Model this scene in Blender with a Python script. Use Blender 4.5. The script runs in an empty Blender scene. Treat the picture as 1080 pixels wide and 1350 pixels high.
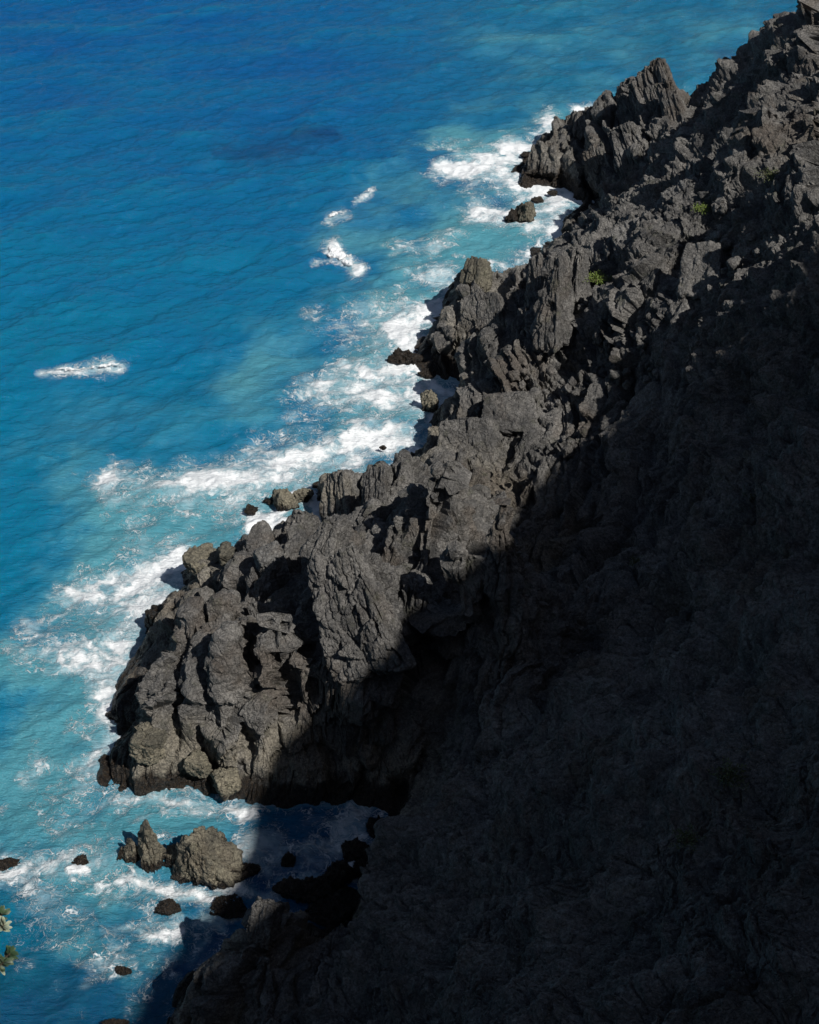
import bpy, math, numpy as np
from math import radians
sc = bpy.context.scene
C = sc.collection
F32 = np.float32

# ------------------------------------------------------------------ camera model (photo is 1080 x 1350)
CAM = np.array([0.0, 0.0, 100.0]); PITCH = radians(36.0); FPX = 675 / math.tan(radians(20.0))
FW = np.array([0, math.cos(PITCH), -math.sin(PITCH)]); UP = np.array([0, math.sin(PITCH), math.cos(PITCH)]); RT = np.array([1.0, 0, 0])
def ray(u, v): return FW + RT * (u - 540) / FPX + UP * (675 - v) / FPX
def at(u, v, z=0.0):
    d = ray(u, v); t = (z - CAM[2]) / d[2]; return CAM + d * t
def mpp(u, v, z=0.0):                       # metres per photo pixel at that point
    d = ray(u, v); return ((z - CAM[2]) / d[2]) / FPX
SUN = np.array([0.455, -0.475, 0.755]); SUN /= np.linalg.norm(SUN)

# ------------------------------------------------------------------ noise
def spectral3(n, beta, seed, lo=1.0):
    r = np.random.default_rng(seed)
    k = np.fft.fftfreq(n) * n; kx, ky, kz = np.meshgrid(k, k, np.arange(n // 2 + 1), indexing='ij')
    kk = np.sqrt(kx**2 + ky**2 + kz**2); kk[0, 0, 0] = 1
    a = np.where(kk < lo, 0, kk ** (-beta)); a[0, 0, 0] = 0
    f = np.fft.irfftn(np.fft.rfftn(r.standard_normal((n, n, n))) * a, s=(n, n, n))
    return (f / f.std()).astype(F32)
NT = 96
T3 = [spectral3(NT, 2.6, 1, 2.5).ravel(), spectral3(NT, 2.3, 2, 2.5).ravel()]
def tex3(p, period, which=0):               # p (N,3); period = metres per tile; fractal, unit deviation
    T = T3[which]; q = (p * (NT / period)).astype(F32); i = np.floor(q); f = q - i; f = f * f * (3 - 2 * f)
    i = i.astype(np.int64) % NT; j = (i + 1) % NT; out = 0
    for a in (0, 1):
        X = (j if a else i)[:, 0] * NT * NT; wx = f[:, 0] if a else 1 - f[:, 0]
        for b in (0, 1):
            Y = X + (j if b else i)[:, 1] * NT; wy = wx * (f[:, 1] if b else 1 - f[:, 1])
            for c in (0, 1):
                Z = Y + (j if c else i)[:, 2]; out = out + wy * (f[:, 2] if c else 1 - f[:, 2]) * T[Z]
    return out
_r = np.random.default_rng(77); NC = 32
CELL = _r.random((NC**3, 7)).astype(F32)
def facets(p, size, seed=0.0, tilt=1.0):    # broken rock: every cell is its own tilted plane; returns (height, crack)
    q = (p / size + seed).astype(F32); b = np.floor(q - 0.5)
    d1 = np.full(len(q), 9, F32); d2 = np.full(len(q), 9, F32); h = np.zeros(len(q), F32)
    for a in (0, 1):
        for e in (0, 1):
            for c in (0, 1):
                ci = b + np.array([a, e, c], F32); k = ci.astype(np.int64) % NC; k = (k[:, 0] * NC + k[:, 1]) * NC + k[:, 2]
                R = CELL[k]; dv = q - ci - 0.18 - 0.64 * R[:, :3]; d = (dv * dv).sum(1)
                hh = (R[:, 3] - 0.5) * 0.95 + ((R[:, 4:7] - 0.5) * dv).sum(1) * 2.5 * tilt
                m = d < d1; d2 = np.where(m, d1, np.minimum(d2, d)); h = np.where(m, hh, h); d1 = np.where(m, d, d1)
    e = np.sqrt(d2) - np.sqrt(d1)
    return h, np.clip(1 - e / 0.16, 0, 1)
def sstep(x, a, b):
    t = np.clip((x - a) / (b - a), 0, 1); return t * t * (3 - 2 * t)
def frame_from(m, rib=(0.1, 0.9, 0.3)):                          # rows: two in-plane axes, then the bedding normal m
    m = np.array(m, float); m /= np.linalg.norm(m); a = np.cross(m, rib); a /= np.linalg.norm(a)
    return np.array([a, np.cross(m, a), m])
BED_FAR = frame_from([0.80, -0.10, 0.52]); BED_NEAR = frame_from([0.93, -0.25, -0.05], (-0.25, -0.70, -0.65))

# ------------------------------------------------------------------ terrain
COAST = np.array([[-75, -60], [-58, 0], [-36, 32], [-22, 58], [-12, 78], [-3, 90], [0, 112], [6, 140], [9, 167], [18, 200], [30, 229], [55, 272], [80, 300], [130, 335], [200, 380]], float)
def polydist(x, y, P):
    best = np.full(np.shape(x), 1e9); sgn = np.zeros(np.shape(x)); s_at = np.zeros(np.shape(x))
    for k in range(len(P) - 1):
        a, b = P[k][:2], P[k + 1][:2]; d = b - a; L2 = d @ d
        t = np.clip(((x - a[0]) * d[0] + (y - a[1]) * d[1]) / L2, 0, 1)
        dx = x - a[0] - t * d[0]; dy = y - a[1] - t * d[1]; dd = np.hypot(dx, dy)
        m = dd < best; best = np.where(m, dd, best); sgn = np.where(m, np.sign(d[1] * dx - d[0] * dy), sgn); s_at = np.where(m, k + t, s_at)
    return best, sgn, s_at
def base(x, y):
    d, s, _ = polydist(np.asarray(x, float), np.asarray(y, float), COAST)
    d = d * s
    return np.where(d > 0, 1.02 * d, 0.35 * d)
def on_base(u, v, off=0.0):
    d = ray(u, v); t = np.linspace(40, 420, 3000); P = CAM + d * t[:, None]
    m = P[:, 2] < base(P[:, 0], P[:, 1]) + off
    k = int(np.argmax(m)); return P[k]
pz = []       # (u, v, z) traced on the photograph
# visible waterlines
for u, v in [(505,1078),(455,1064),(400,1064),(340,1060),(290,1052),(240,1045),(190,1046),(150,1040),(133,1030),(131,1005),(148,965),(136,942),(152,912),(180,868),(190,828),(207,797),(240,778),(236,752),(240,738),(285,728),
             (462,704),(440,694),(418,680),(410,655),(410,636),(560,560),(590,535),(618,512),(590,502),(560,492),(546,470),(550,450),(572,436),(578,410),(584,388),
             (698,350),(693,328),(722,305),(745,290),(768,270),(742,262),(737,246),(700,246),(678,243),(676,228),(690,205),(714,186),(903,143)]:
    pz.append((u, v, 0.0))
# the near headland
pz += [(170,1000,2.8),(215,1010,2.6),(290,1015,2.8),(250,960,7),(190,930,4),(225,850,6),(300,880,12),(350,950,8.5),(420,980,6.5),(330,1000,4.6),(400,870,15),(360,830,15),(290,800,9),(260,745,3.5),
       (325,706,5),(350,700,7),(395,696,9),(430,715,8),(350,745,11),(400,760,13),(380,800,13),(432,742,19),(425,800,14),(470,780,20),(500,850,16),(520,960,7.5),(440,720,13),(480,705,15),(500,680,19),
       (510,625,15),(535,600,16),(560,640,24),(600,600,27),(545,720,24),(560,770,19.5),(600,700,28),(610,900,7),(560,1000,2),(530,1045,0.5),(600,780,18),(660,640,31)]
# the second headland's side of the inlet
pz += [(430,627,3.5),(460,630,6),(500,628,8),(440,660,3),(480,665,5),(590,548,7),(620,520,8)]
# middle headland
pz += [(600,366,5),(630,348,8),(650,354,9),(690,358,10),(600,400,7),(570,460,3),(620,440,11),(680,400,14),(720,345,11),(650,480,4.5),(700,430,15),(735,400,19),(690,470,14),(760,350,17),(730,330,8)]
# far headland
pz += [(690,232,1.6),(720,175,3),(745,152,5.5),(790,141,7.5),(770,200,7),(820,133,10),(857,96,17),(872,96,16),(895,132,9),(840,160,13),(780,235,3.5),(820,215,8),(850,200,11),(880,165,9),(870,215,14),(800,255,4),(900,170,7)]
# the skyline of the cliff where it meets the sea
pz += [(925,128,5),(960,118,11),(985,84,21),(1012,60,29),(1042,38,36),(1080,5,45)]
# the near shaded slope and its pinnacle
pz += [(350,1180,12.5),(300,1235,9),(265,1280,6),(235,1350,4),(395,1225,3),(350,1260,11),(425,1300,5),(480,1190,2.5),(495,1130,1.5),(545,1060,5),(600,1000,10),(640,962,14),(480,1300,14),(520,1200,12),(560,1110,12)]
# open water close in
pz += [(u, v, -3.0) for u, v in [(300,1078),(240,1072),(190,1070),(130,1062),(100,1010),(112,930),(150,850),(185,770),(215,720),(345,1088),(400,1088),(450,1090),(260,1110),(320,1130),(380,1125),(440,1120),(150,1150),(200,1200),(250,1190),(300,1165),(320,1200),
       (180,1290),(205,1335),(225,1275),(262,1215),(290,1190),(120,1340),(60,1300),(390,1155),(440,1165),(300,690),(345,685),(380,640),(395,690),(500,590),(540,570),(600,530),(570,510),(520,500),(530,440),(560,400),(580,360),(650,335),(670,350),
       (690,300),(720,280),(745,255),(660,245),(655,225),(670,200),(700,170),(760,138),(880,120),(915,120),(720,262)]]
pz += [(430,1205,-1.5),(452,1190,-1.2),(445,1235,-0.6),(410,1190,-1.5),(480,1150,0.2),(470,1215,1.0),(505,1105,0.3),(490,1095,-1),(465,1180,-0.5)]
pts = [at(u, v, max(z_, 0.0)) + np.array([0, 0, min(z_, 0.0)]) for u, v, z_ in pz]
# open slope, as offsets from the plain slope
for u, v, o in [(800,320,2),(850,280,0),(900,230,-1),(960,200,0),(1000,120,-3),(1060,100,0),(880,350,2),(820,440,1),(760,500,-1),(720,560,0),(900,450,-2),(980,330,3),(1050,250,1),(1060,400,0),(960,500,-3),(850,560,-4),
                (760,640,-6),(820,720,-9),(700,760,-8),(900,640,-7),(1060,560,-5),(640,900,-7),(760,865,-1),(900,745,-1),(1060,640,0),(1060,800,2),(900,880,1),(760,1000,1),(700,1150,0),(850,1100,3),(1000,1000,2),(1060,1200,0),(900,1300,2),(700,1300,-1),(600,1250,0)]:
    p = on_base(u, v, o); pts.append(p)
# hidden backs of the headlands and the open sea floor
pts += [np.array(p, float) for p in [(-17,131,-2),(-22,128,-2),(-10,133,-1),(-6,131,0),(-12,150,-5),(-3,142,-1),(2,153,-1.5),(6,222,-3),(12,226,-2),(17,222,-1),(30,262,-2),(38,275,-3),(46,284,-2),(54,282,-1.5),(62,295,-4),(24,252,-1),
        (-50,90,-9),(-45,60,-9),(-60,120,-12),(-40,140,-10),(-30,180,-12),(-20,220,-12),(0,260,-12),(20,300,-12),(50,340,-12),(-36,100,-4),(-34,115,-5),(-24,80,-4),(-28,70,-5),(-14,80,-2),(-8,84,-1.5),(-17,62,-1),(-22,50,-3),
        (-80,0,-10),(-90,60,-12),(-110,200,-15),(-40,350,-15),(10,420,-15),(75,300,-4),(95,340,-5),(120,260,42),(100,200,80),(64,225,29),(75,258,12),(82,278,2),(68,282,-3),(80,150,82),(130,400,-10),(150,300,30),
        (0,-2,98.4),(0,2,97.2),(-3,3,94),(3,4,94),(0,6,87),(-6,0,97),(-8,8,80),(8,10,70),(0,14,67),(-14,20,50),(16,22,52),(30,20,60),(12,30,44),(40,60,52),(60,90,65),(5,-15,102),(-15,-15,94),(-30,0,60),(-30,-40,80),(20,-40,118),(60,30,95)]]
pts = np.array(pts); pxy = pts[:, :2]; res = pts[:, 2] - base(pxy[:, 0], pxy[:, 1])
D = np.hypot(pxy[:, None, 0] - pxy[None, :, 0], pxy[:, None, 1] - pxy[None, :, 1])
n = len(pts); Cm = (200.0 - D); wts = np.linalg.solve(Cm * 1.0 + np.eye(n) * 0.04, res)
GX0, GX1, GY0, GY1, GS = -150.0, 260.0, -150.0, 460.0, 0.55
gx = np.arange(GX0, GX1, GS); gy = np.arange(GY0, GY1, GS); XX, YY = np.meshgrid(gx, gy)
R_ = np.zeros_like(XX)
for k in range(n): R_ += wts[k] * (200.0 - np.hypot(XX - pxy[k, 0], YY - pxy[k, 1]))
near = np.exp(-((np.maximum(0, np.maximum(XX - 130, -150 - XX)) / 60) ** 2)) * np.exp(-(np.maximum(0, YY - 340) / 60) ** 2)
HG = base(XX, YY) + R_ * near
def samp(G, x, y):
    fx = np.clip((x - GX0) / GS, 0, len(gx) - 1.001); fy = np.clip((y - GY0) / GS, 0, len(gy) - 1.001)
    i = fx.astype(int); j = fy.astype(int); fx = fx - i; fy = fy - j
    return (G[j, i] * (1 - fx) + G[j, i + 1] * fx) * (1 - fy) + (G[j + 1, i] * (1 - fx) + G[j + 1, i + 1] * fx) * fy
RIBS = [([(425,742),(430,800),(458,880),(488,935)], 3.0, 2.4), ([(370,835),(346,890),(350,960),(342,1020)], 2.2, 2.2), ([(398,850),(420,910)], 1.8, 1.6), ([(326,835),(288,900),(300,995)], 2.0, 2.0),
        ([(262,835),(216,910),(206,960),(200,1030)], 2.4, 2.0), ([(337,765),(300,815)], 2.0, 1.5), ([(398,810),(418,890),(446,950)], 2.2, -3.0), ([(322,870),(316,970)], 1.8, -2.2), ([(375,880),(372,960)], 1.6, -1.8), ([(250,860),(246,960)], 1.8, -2.0),
        ([(270,770),(330,790)], 2.0, -1.6), ([(508,640),(545,760),(560,850)], 2.4, -2.2), ([(470,690),(520,800)], 2.2, -1.8), ([(560,600),(640,690)], 2.5, 1.6), ([(590,800),(600,900)], 4.0, -1.0),
        ([(760,150),(775,190),(790,235)], 3.0, -2.5), ([(855,110),(890,180)], 3.5, 2.5), ([(800,180),(840,220)], 3.0, 2.0), ([(700,360),(700,440)], 2.5, -2.0), ([(735,360),(745,430)], 2.5, 2.0), ([(655,360),(670,450)], 2.5, -1.6), ([(610,360),(600,450)], 2.5, 1.4),
        ([(700,560),(650,640)], 3.0, -2.0), ([(800,420),(740,540)], 3.0, 1.5), ([(870,330),(840,420)], 3.0, 1.5), ([(830,330),(760,430)], 3.5, -2.2), ([(960,260),(900,340)], 3.5, -2.5), ([(1000,200),(940,300)], 3.0, 2.0)]
# the high crest behind the viewer, placed where its shadow edge falls as in the photograph
edge = [(150,1420),(172,1340),(222,1250),(312,1150),(336,1060),(380,985),(440,925),(485,870),(525,800),(560,768),(640,705),(700,650),(722,612),(770,575),(830,525),(880,470),(950,420),(1010,380),(1080,335)]
crest = []
for u, v in edge:
    d = ray(u, v); t = np.linspace(50, 420, 2400); P = CAM + d * t[:, None]
    k = int(np.argmax(P[:, 2] < np.maximum(samp(HG, P[:, 0], P[:, 1]), 0))); P = P[k]
    crest.append(P + SUN * (150 - P[2]) / SUN[2])
c0, c1 = crest[0], crest[-1]
crest = [c0 + (c0 - crest[4]) * 3.0] + crest + [c1 + np.array([12, 3, -22.0]), c1 + np.array([50, 20, -60.0])]
CR = np.array(crest)
dd, ss, ka = polydist(XX, YY, CR); kz = np.interp(ka, np.arange(len(CR)), CR[:, 2])
tent = kz - np.where(ss > 0, 0.7, 1.75) * dd
q7 = 0.7071; SH = SUN[:2] / np.hypot(*SUN[:2]); TE = SUN[2] / np.hypot(*SUN[:2])
cc = XX * -SH[1] + YY * SH[0]; aa = XX * SH[0] + YY * SH[1]          # across / towards the sun
crc = CR[:, 0] * -SH[1] + CR[:, 1] * SH[0]; cra = CR[:, 0] * SH[0] + CR[:, 1] * SH[1]; o_ = np.argsort(crc)
sheet = np.interp(cc, crc[o_], CR[o_, 2]) - (np.interp(cc, crc[o_], cra[o_]) - aa) * TE
HG = np.maximum(HG, tent)
dpt = YY * FW[1] + (HG - 100) * FW[2]; pu = 540 + FPX * XX / np.maximum(dpt, 1); pv = 675 - FPX * (YY * UP[1] + (HG - 100) * UP[2]) / np.maximum(dpt, 1)
off = np.where(dpt < 1, 300, np.maximum(pu - 1090, pv - 1360)); off = np.where(pu < -40, -1, off)
HG = np.where((cc > 20) & (aa < np.interp(cc, crc[o_], cra[o_])) & (off > 0), np.minimum(HG, np.maximum(sheet - 1.0, -12) + np.clip(60 - off, 0, 60) * 0.3), HG)
HG = np.where(ss > 0, np.minimum(HG, kz - 0.5 * dd), HG)
HG = np.minimum(HG, 150)
HG = np.where(HG < 0, HG * 2.6 - 0.3, HG)
for rib, wd, am in RIBS:
    R3 = []
    for u, v in rib:
        d = ray(u, v); t = np.linspace(60, 320, 2600); P = CAM + d * t[:, None]
        R3.append(P[int(np.argmax(P[:, 2] < samp(HG, P[:, 0], P[:, 1])))])
    dr, _, _ = polydist(XX, YY, np.array(R3)); HG = HG + am * (1.45 if R3[0][1] < 135 else 1.0) * np.clip(1 - dr / wd, 0, 1)
HG = np.where(np.hypot(XX, YY) < 9, np.minimum(HG, 98.3), HG)
def H(x, y): return samp(HG, x, y)

# ------------------------------------------------------------------ rock relief along the normal
def relief(P, far, scree, amp=1.0):
    w = np.stack([tex3(P, 40, 0), tex3(P + 37.1, 40, 0), tex3(P + 71.7, 40, 0)], 1) * 0.55
    Q = P + w
    qa = (Q @ BED_NEAR.T) * np.array([0.9, 0.30, 1.65]); qb = (Q @ BED_FAR.T) * np.array([0.42, 0.42, 2.1])
    S = np.where(far[:, None] > 0.5, qb, qa)
    h1, c1 = facets(S, 6.5, 3.3); h2, c2 = facets(S, 3.0, 9.1); h3, c3 = facets(Q + 0.3 * w, 1.15, 5.7); h4, c4 = facets(Q, 0.5, 1.9); h5, c5 = facets(Q, 0.24, 7.7)
    rock = 2.2 * h1 - 0.9 * c1 + 1.15 * h2 - 0.48 * c2 + 0.24 * h3 - 0.09 * c3 + 0.10 * h4 - 0.04 * c4 + 0.04 * h5 + 0.55 * tex3(P, 46, 1)
    b = np.abs(tex3(P, 30, 1)); g1, e1 = facets(Q, 3.4, 2.2, 0.7)
    rub = 1.5 * tex3(P, 60, 0) + 1.0 * tex3(P * np.array([1, 1, 0.4]), 36, 0) + 0.9 * b + 0.75 * g1 - 0.35 * e1 + 0.42 * h3 - 0.16 * c3 + 0.18 * h4 + 0.06 * h5
    return amp * (rock * (1 - scree) + rub * scree)

def mesh_from(name, V, Fq, smooth=True):
    me = bpy.data.meshes.new(name); nv, nf = len(V), len(Fq)
    me.vertices.add(nv); me.vertices.foreach_set('co', np.ascontiguousarray(V, F32).ravel())
    w = Fq.shape[1]; me.loops.add(nf * w); me.loops.foreach_set('vertex_index', np.ascontiguousarray(Fq, np.int32).ravel())
    me.polygons.add(nf); me.polygons.foreach_set('loop_start', np.arange(0, nf * w, w, dtype=np.int32))
    me.polygons.foreach_set('use_smooth', np.full(nf, smooth)); me.update(); me.validate(); return me
def link(name, me, m, parent=None, label=None, cat=None, group=None, kind=None):
    o = bpy.data.objects.new(name, me); C.objects.link(o)
    if m: me.materials.append(m)
    if parent: o.parent = parent
    for k, v in (('label', label), ('category', cat), ('group', group), ('kind', kind)):
        if v: o[k] = v
    return o

def polar(azs, rs):
    A, R = np.meshgrid(azs, rs); return R * np.sin(A), R * np.cos(A)
def quads(nr, nc):
    i = (np.arange(nr - 1)[:, None] * nc + np.arange(nc - 1)[None, :]).ravel(); return np.stack([i, i + 1, i + nc + 1, i + nc], 1)

# ------------------------------------------------------------------ materials
class N:
    def __init__(s, name):
        s.m = bpy.data.materials.new(name); s.m.use_nodes = True; s.t = s.m.node_tree; s.t.nodes.clear()
        s.out = s.t.nodes.new('ShaderNodeOutputMaterial'); s.b = s.t.nodes.new('ShaderNodeBsdfPrincipled'); s.l(s.b.outputs[0], s.out.inputs[0])
        s.P = s.n('ShaderNodeNewGeometry').outputs['Position']
    def n(s, t, **k):
        o = s.t.nodes.new(t)
        for a, b in k.items(): setattr(o, a, b)
        return o
    def l(s, a, b): s.t.links.new(a, b)
    def _in(s, sock, v):
        if isinstance(v, bpy.types.NodeSocket): s.l(v, sock)
        else: sock.default_value = v
    def math(s, op, a, b=0.0, c=0.0, clamp=False):
        o = s.n('ShaderNodeMath', operation=op, use_clamp=clamp)
        for k, v in enumerate((a, b, c)): s._in(o.inputs[k], v)
        return o.outputs[0]
    def scale(s, v, xyz):
        o = s.n('ShaderNodeVectorMath', operation='MULTIPLY'); s._in(o.inputs[0], v); o.inputs[1].default_value = xyz; return o.outputs[0]
    def add(s, a, b):
        o = s.n('ShaderNodeVectorMath', operation='ADD'); s._in(o.inputs[0], a); s._in(o.inputs[1], b); return o.outputs[0]
    def noise(s, v, sc_, det=6, rough=0.55, dist=0.0, col=False):
        o = s.n('ShaderNodeTexNoise'); s._in(o.inputs['Vector'], v); o.inputs['Scale'].default_value = sc_; o.inputs['Detail'].default_value = det
        o.inputs['Roughness'].default_value = rough; o.inputs['Distortion'].default_value = dist; return o.outputs['Color' if col else 0]
    def voro(s, v, sc_, feat='F1', rnd=1.0):
        o = s.n('ShaderNodeTexVoronoi', feature=feat); s._in(o.inputs['Vector'], v); o.inputs['Scale'].default_value = sc_; o.inputs['Randomness'].default_value = rnd; return o.outputs['Distance']
    def ss(s, x, a, b, lo=0.0, hi=1.0):
        o = s.n('ShaderNodeMapRange', interpolation_type='SMOOTHSTEP'); s._in(o.inputs[0], x); s._in(o.inputs[1], a); s._in(o.inputs[2], b); s._in(o.inputs[3], lo); s._in(o.inputs[4], hi); return o.outputs[0]
    def mix(s, f, a, b):
        o = s.n('ShaderNodeMix', data_type='RGBA'); s._in(o.inputs[0], f)
        for k, v in ((6, a), (7, b)): s._in(o.inputs[k], (*v, 1) if isinstance(v, tuple) else v)
        return o.outputs[2]
    def attr(s, nm): return s.n('ShaderNodeAttribute', attribute_name=nm).outputs['Fac']
    def bump(s, h, dist, strength=1.0, nrm=None):
        o = s.n('ShaderNodeBump'); s._in(o.inputs['Height'], h); o.inputs['Distance'].default_value = dist; o.inputs['Strength'].default_value = strength
        if nrm: s.l(nrm, o.inputs['Normal'])
        return o.outputs[0]
    def z(s, v=None):
        o = s.n('ShaderNodeSeparateXYZ'); s.l(v or s.P, o.inputs[0]); return o.outputs[2]

def rock_mat(name, wet_top=3.2, bd=0.36, tint=(0.245, 0.236, 0.222), dark=(0.072, 0.072, 0.073), warm=(0.33, 0.30, 0.24), warm_amt=0.85):
    g = N(name)
    P = g.P
    big = g.noise(P, 0.16, 4); mid = g.noise(P, 0.9, 6, 0.62); fine = g.noise(P, 4.5, 8, 0.75); blk = g.n('ShaderNodeTexVoronoi', feature='F1'); g.l(g.add(P, g.scale(g.noise(P, 1.2, 3, 0.5, 0, True), (0.8, 0.8, 0.8))), blk.inputs['Vector']); blk.inputs['Scale'].default_value = 0.8
    col = g.mix(g.ss(g.math('ADD', g.math('MULTIPLY', big, 0.6), g.math('MULTIPLY', mid, 0.4)), 0.38, 0.62), dark, tint)
    cr = g.n('ShaderNodeSeparateColor'); g.l(blk.outputs['Color'], cr.inputs[0])
    col = g.mix(g.math('MULTIPLY', cr.outputs[0], 0.40), col, tuple(c * 1.5 for c in tint)); col = g.mix(g.math('MULTIPLY', cr.outputs[1], 0.35), col, tuple(c * 0.6 for c in dark))
    z = g.z(); zz = g.math('ADD', z, g.math('MULTIPLY', g.math('SUBTRACT', mid, 0.5), 6.0))
    sp = g.n('ShaderNodeSeparateXYZ'); g.l(P, sp.inputs[0])
    low = g.math('MULTIPLY', g.ss(zz, 9.0, 4.0), g.ss(g.noise(g.add(P, (3, 3, 3)), 0.22, 4), 0.34, 0.54)); low = g.math('MULTIPLY', low, warm_amt)
    low = g.math('MULTIPLY', low, g.ss(sp.outputs[1], 230, 110, 0.35, 1.0))
    col = g.mix(low, col, warm)
    col = g.mix(g.ss(g.noise(g.add(P, (4, 90, 3)), 0.11, 6, 0.65), 0.50, 0.66, 0, 0.6), col, (0.125, 0.098, 0.074))
    col = g.mix(g.ss(g.noise(g.add(P, (40, 9, 3)), 0.5, 6, 0.7), 0.55, 0.70, 0, 0.55), col, (0.10, 0.105, 0.068))
    wn = g.math('ADD', z, g.math('MULTIPLY', g.math('SUBTRACT', g.noise(P, 0.5, 7, 0.72), 0.5), 6.5))
    wet = g.ss(wn, wet_top, wet_top * 0.55)
    col = g.mix(wet, col, g.mix(g.ss(fine, 0.42, 0.62), (0.010, 0.008, 0.007), (0.050, 0.036, 0.024)))
    col = g.mix(g.ss(fine, 0.60, 0.40, 0, 0.55), col, (0.022, 0.022, 0.022))
    col = g.mix(g.ss(g.noise(P, 9.0, 4, 0.7), 0.60, 0.72, 0, 0.4), col, tuple(min(1, c * 2.2) for c in tint))
    g.l(col, g.b.inputs['Base Color'])
    g._in(g.b.inputs['Roughness'], g.ss(wet, 0, 1, 0.85, 0.35))
    g.b.inputs['Specular IOR Level'].default_value = 0.3
    edge = g.voro(g.add(P, g.scale(g.noise(P, 1.5, 4, 0.6, 0, True), (1.0, 1.0, 1.0))), 1.3, 'DISTANCE_TO_EDGE')
    h = g.math('ADD', g.math('MULTIPLY', g.noise(P, 2.0, 10, 0.72), 1.5), g.math('MULTIPLY', g.ss(edge, 0.0, 0.12), 0.35))
    g.l(g.bump(h, bd), g.b.inputs['Normal'])
    return g.m
M_rock = rock_mat('dark_greywacke')
M_stack = rock_mat('sea_worn_rock', wet_top=1.3, tint=(0.23, 0.215, 0.165), dark=(0.10, 0.096, 0.08), warm=(0.33, 0.30, 0.225))
M_wetrock = rock_mat('wet_black_rock', wet_top=6.0)
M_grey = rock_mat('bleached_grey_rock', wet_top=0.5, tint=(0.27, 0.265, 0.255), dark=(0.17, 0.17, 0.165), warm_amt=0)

# ------------------------------------------------------------------ build the land
az = np.radians(np.concatenate([np.arange(-180, -24, 3.0), np.arange(-24, -20, 0.4), np.arange(-20, 27.5, 0.052), np.arange(28, 181, 3.0)]))
rs = np.concatenate([np.array([0.2, 1, 2, 3.5, 5, 7, 9, 12, 15, 18, 21, 24, 27, 30, 33]), 36 * np.exp(np.arange(0, math.log(318 / 36), 0.00118)), np.array([322, 330, 345, 370, 410, 450])])
X, Y = polar(az, rs); nr, nc = X.shape
Z = H(X, Y)
Bp = np.stack([X, Y, Z], 2)
du = np.gradient(Bp, axis=1); dv = np.gradient(Bp, axis=0); Nn = np.cross(du, dv)
Nn /= np.linalg.norm(Nn, axis=2, keepdims=True) + 1e-9; Nn *= np.sign(Nn[:, :, 2:3] + 1e-9)
P = Bp.reshape(-1, 3).astype(F32); Nf = Nn.reshape(-1, 3).astype(F32)
vis = (P[:, 2] > -3.5)
far = sstep(P[:, 1], 135, 150)
cd, cs, _ = polydist(P[:, 0], P[:, 1], COAST); inl = cd * cs
scree = np.clip(sstep(inl, 8, 20) * np.where(P[:, 1] > 150, 0.96, 1), 0, 1)
scree = np.where((P[:, 1] > 96) & (P[:, 1] < 150), sstep(inl, 18, 34), scree)
scree = np.clip(scree + np.where(P[:, 1] < 84, 1.0, 0) * sstep(P[:, 0], -9, 2), 0, 1)
d = np.zeros(len(P), F32); idx = np.nonzero(vis)[0]
for a in range(0, len(idx), 300000):
    k = idx[a:a + 300000]; d[k] = relief(P[k], far[k], scree[k])
amp = 0.30 + 0.55 * sstep(P[:, 2], 0.3, 6)
amp *= np.where(inl > 55, 0.5, 1); amp *= 1 - 0.35 * (sstep(P[:, 0], -4, 4) * (1 - sstep(P[:, 1], 84, 92)))
rr = np.hypot(P[:, 0], P[:, 1]); amp *= sstep(rr, 6, 25)
V = P + Nf * (d * amp)[:, None]
Fq = quads(nr, nc); Fq = np.concatenate([Fq]) 
# drop what lies deep under the sea
keep = (V[Fq][:, :, 2].max(1) > -4.0); Fq = Fq[keep]
fc = V[Fq].mean(1)
reg = np.zeros(len(Fq), int)
c2, s2, _ = polydist(fc[:, 0], fc[:, 1], COAST); inl2 = c2 * s2
wob = 2.5 * tex3(fc, 40, 0)
xx, yy = fc[:, 0], fc[:, 1]
reg[(inl2 + wob < 9) & (yy > 88) & (yy < 131) & (xx < 3)] = 1
reg[(inl2 + wob < 9) & (yy >= 150) & (yy < 205)] = 2
reg[(inl2 + wob < 9) & (yy >= 228) & (yy < 285)] = 3
reg[(yy < 79) & (yy > 58) & (xx + 0.5 * wob < -5.5) & (inl2 < 14)] = 4
def part_mesh(mask, name):
    f = Fq[mask]; u, inv = np.unique(f, return_inverse=True); return mesh_from(name, V[u], inv.reshape(f.shape), False)
link('cliff', part_mesh(reg == 0, 'cliff'), M_rock, kind='structure', label='steep dark rocky cliff slope descending from the upper right, mostly in shade', cat='cliff')
for k, nm, lb, ct in ((1, 'headland', 'large ribbed grey headland jutting furthest left above the shaded cove', 'headland'),
                      (2, 'headland', 'middle headland with upright rock slabs and a white bay on either side', 'headland'),
                      (3, 'headland', 'farthest headland with a tilted layered rock peak near the top of the photo', 'headland'),
                      (4, 'rock_pinnacle', 'dark pointed pinnacle in shade at the bottom edge beside the boulder cove', 'rock pinnacle')):
    link(nm, part_mesh(reg == k, nm), M_rock, label=lb, cat=ct, group='rocky headlands' if k < 4 else None)

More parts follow.
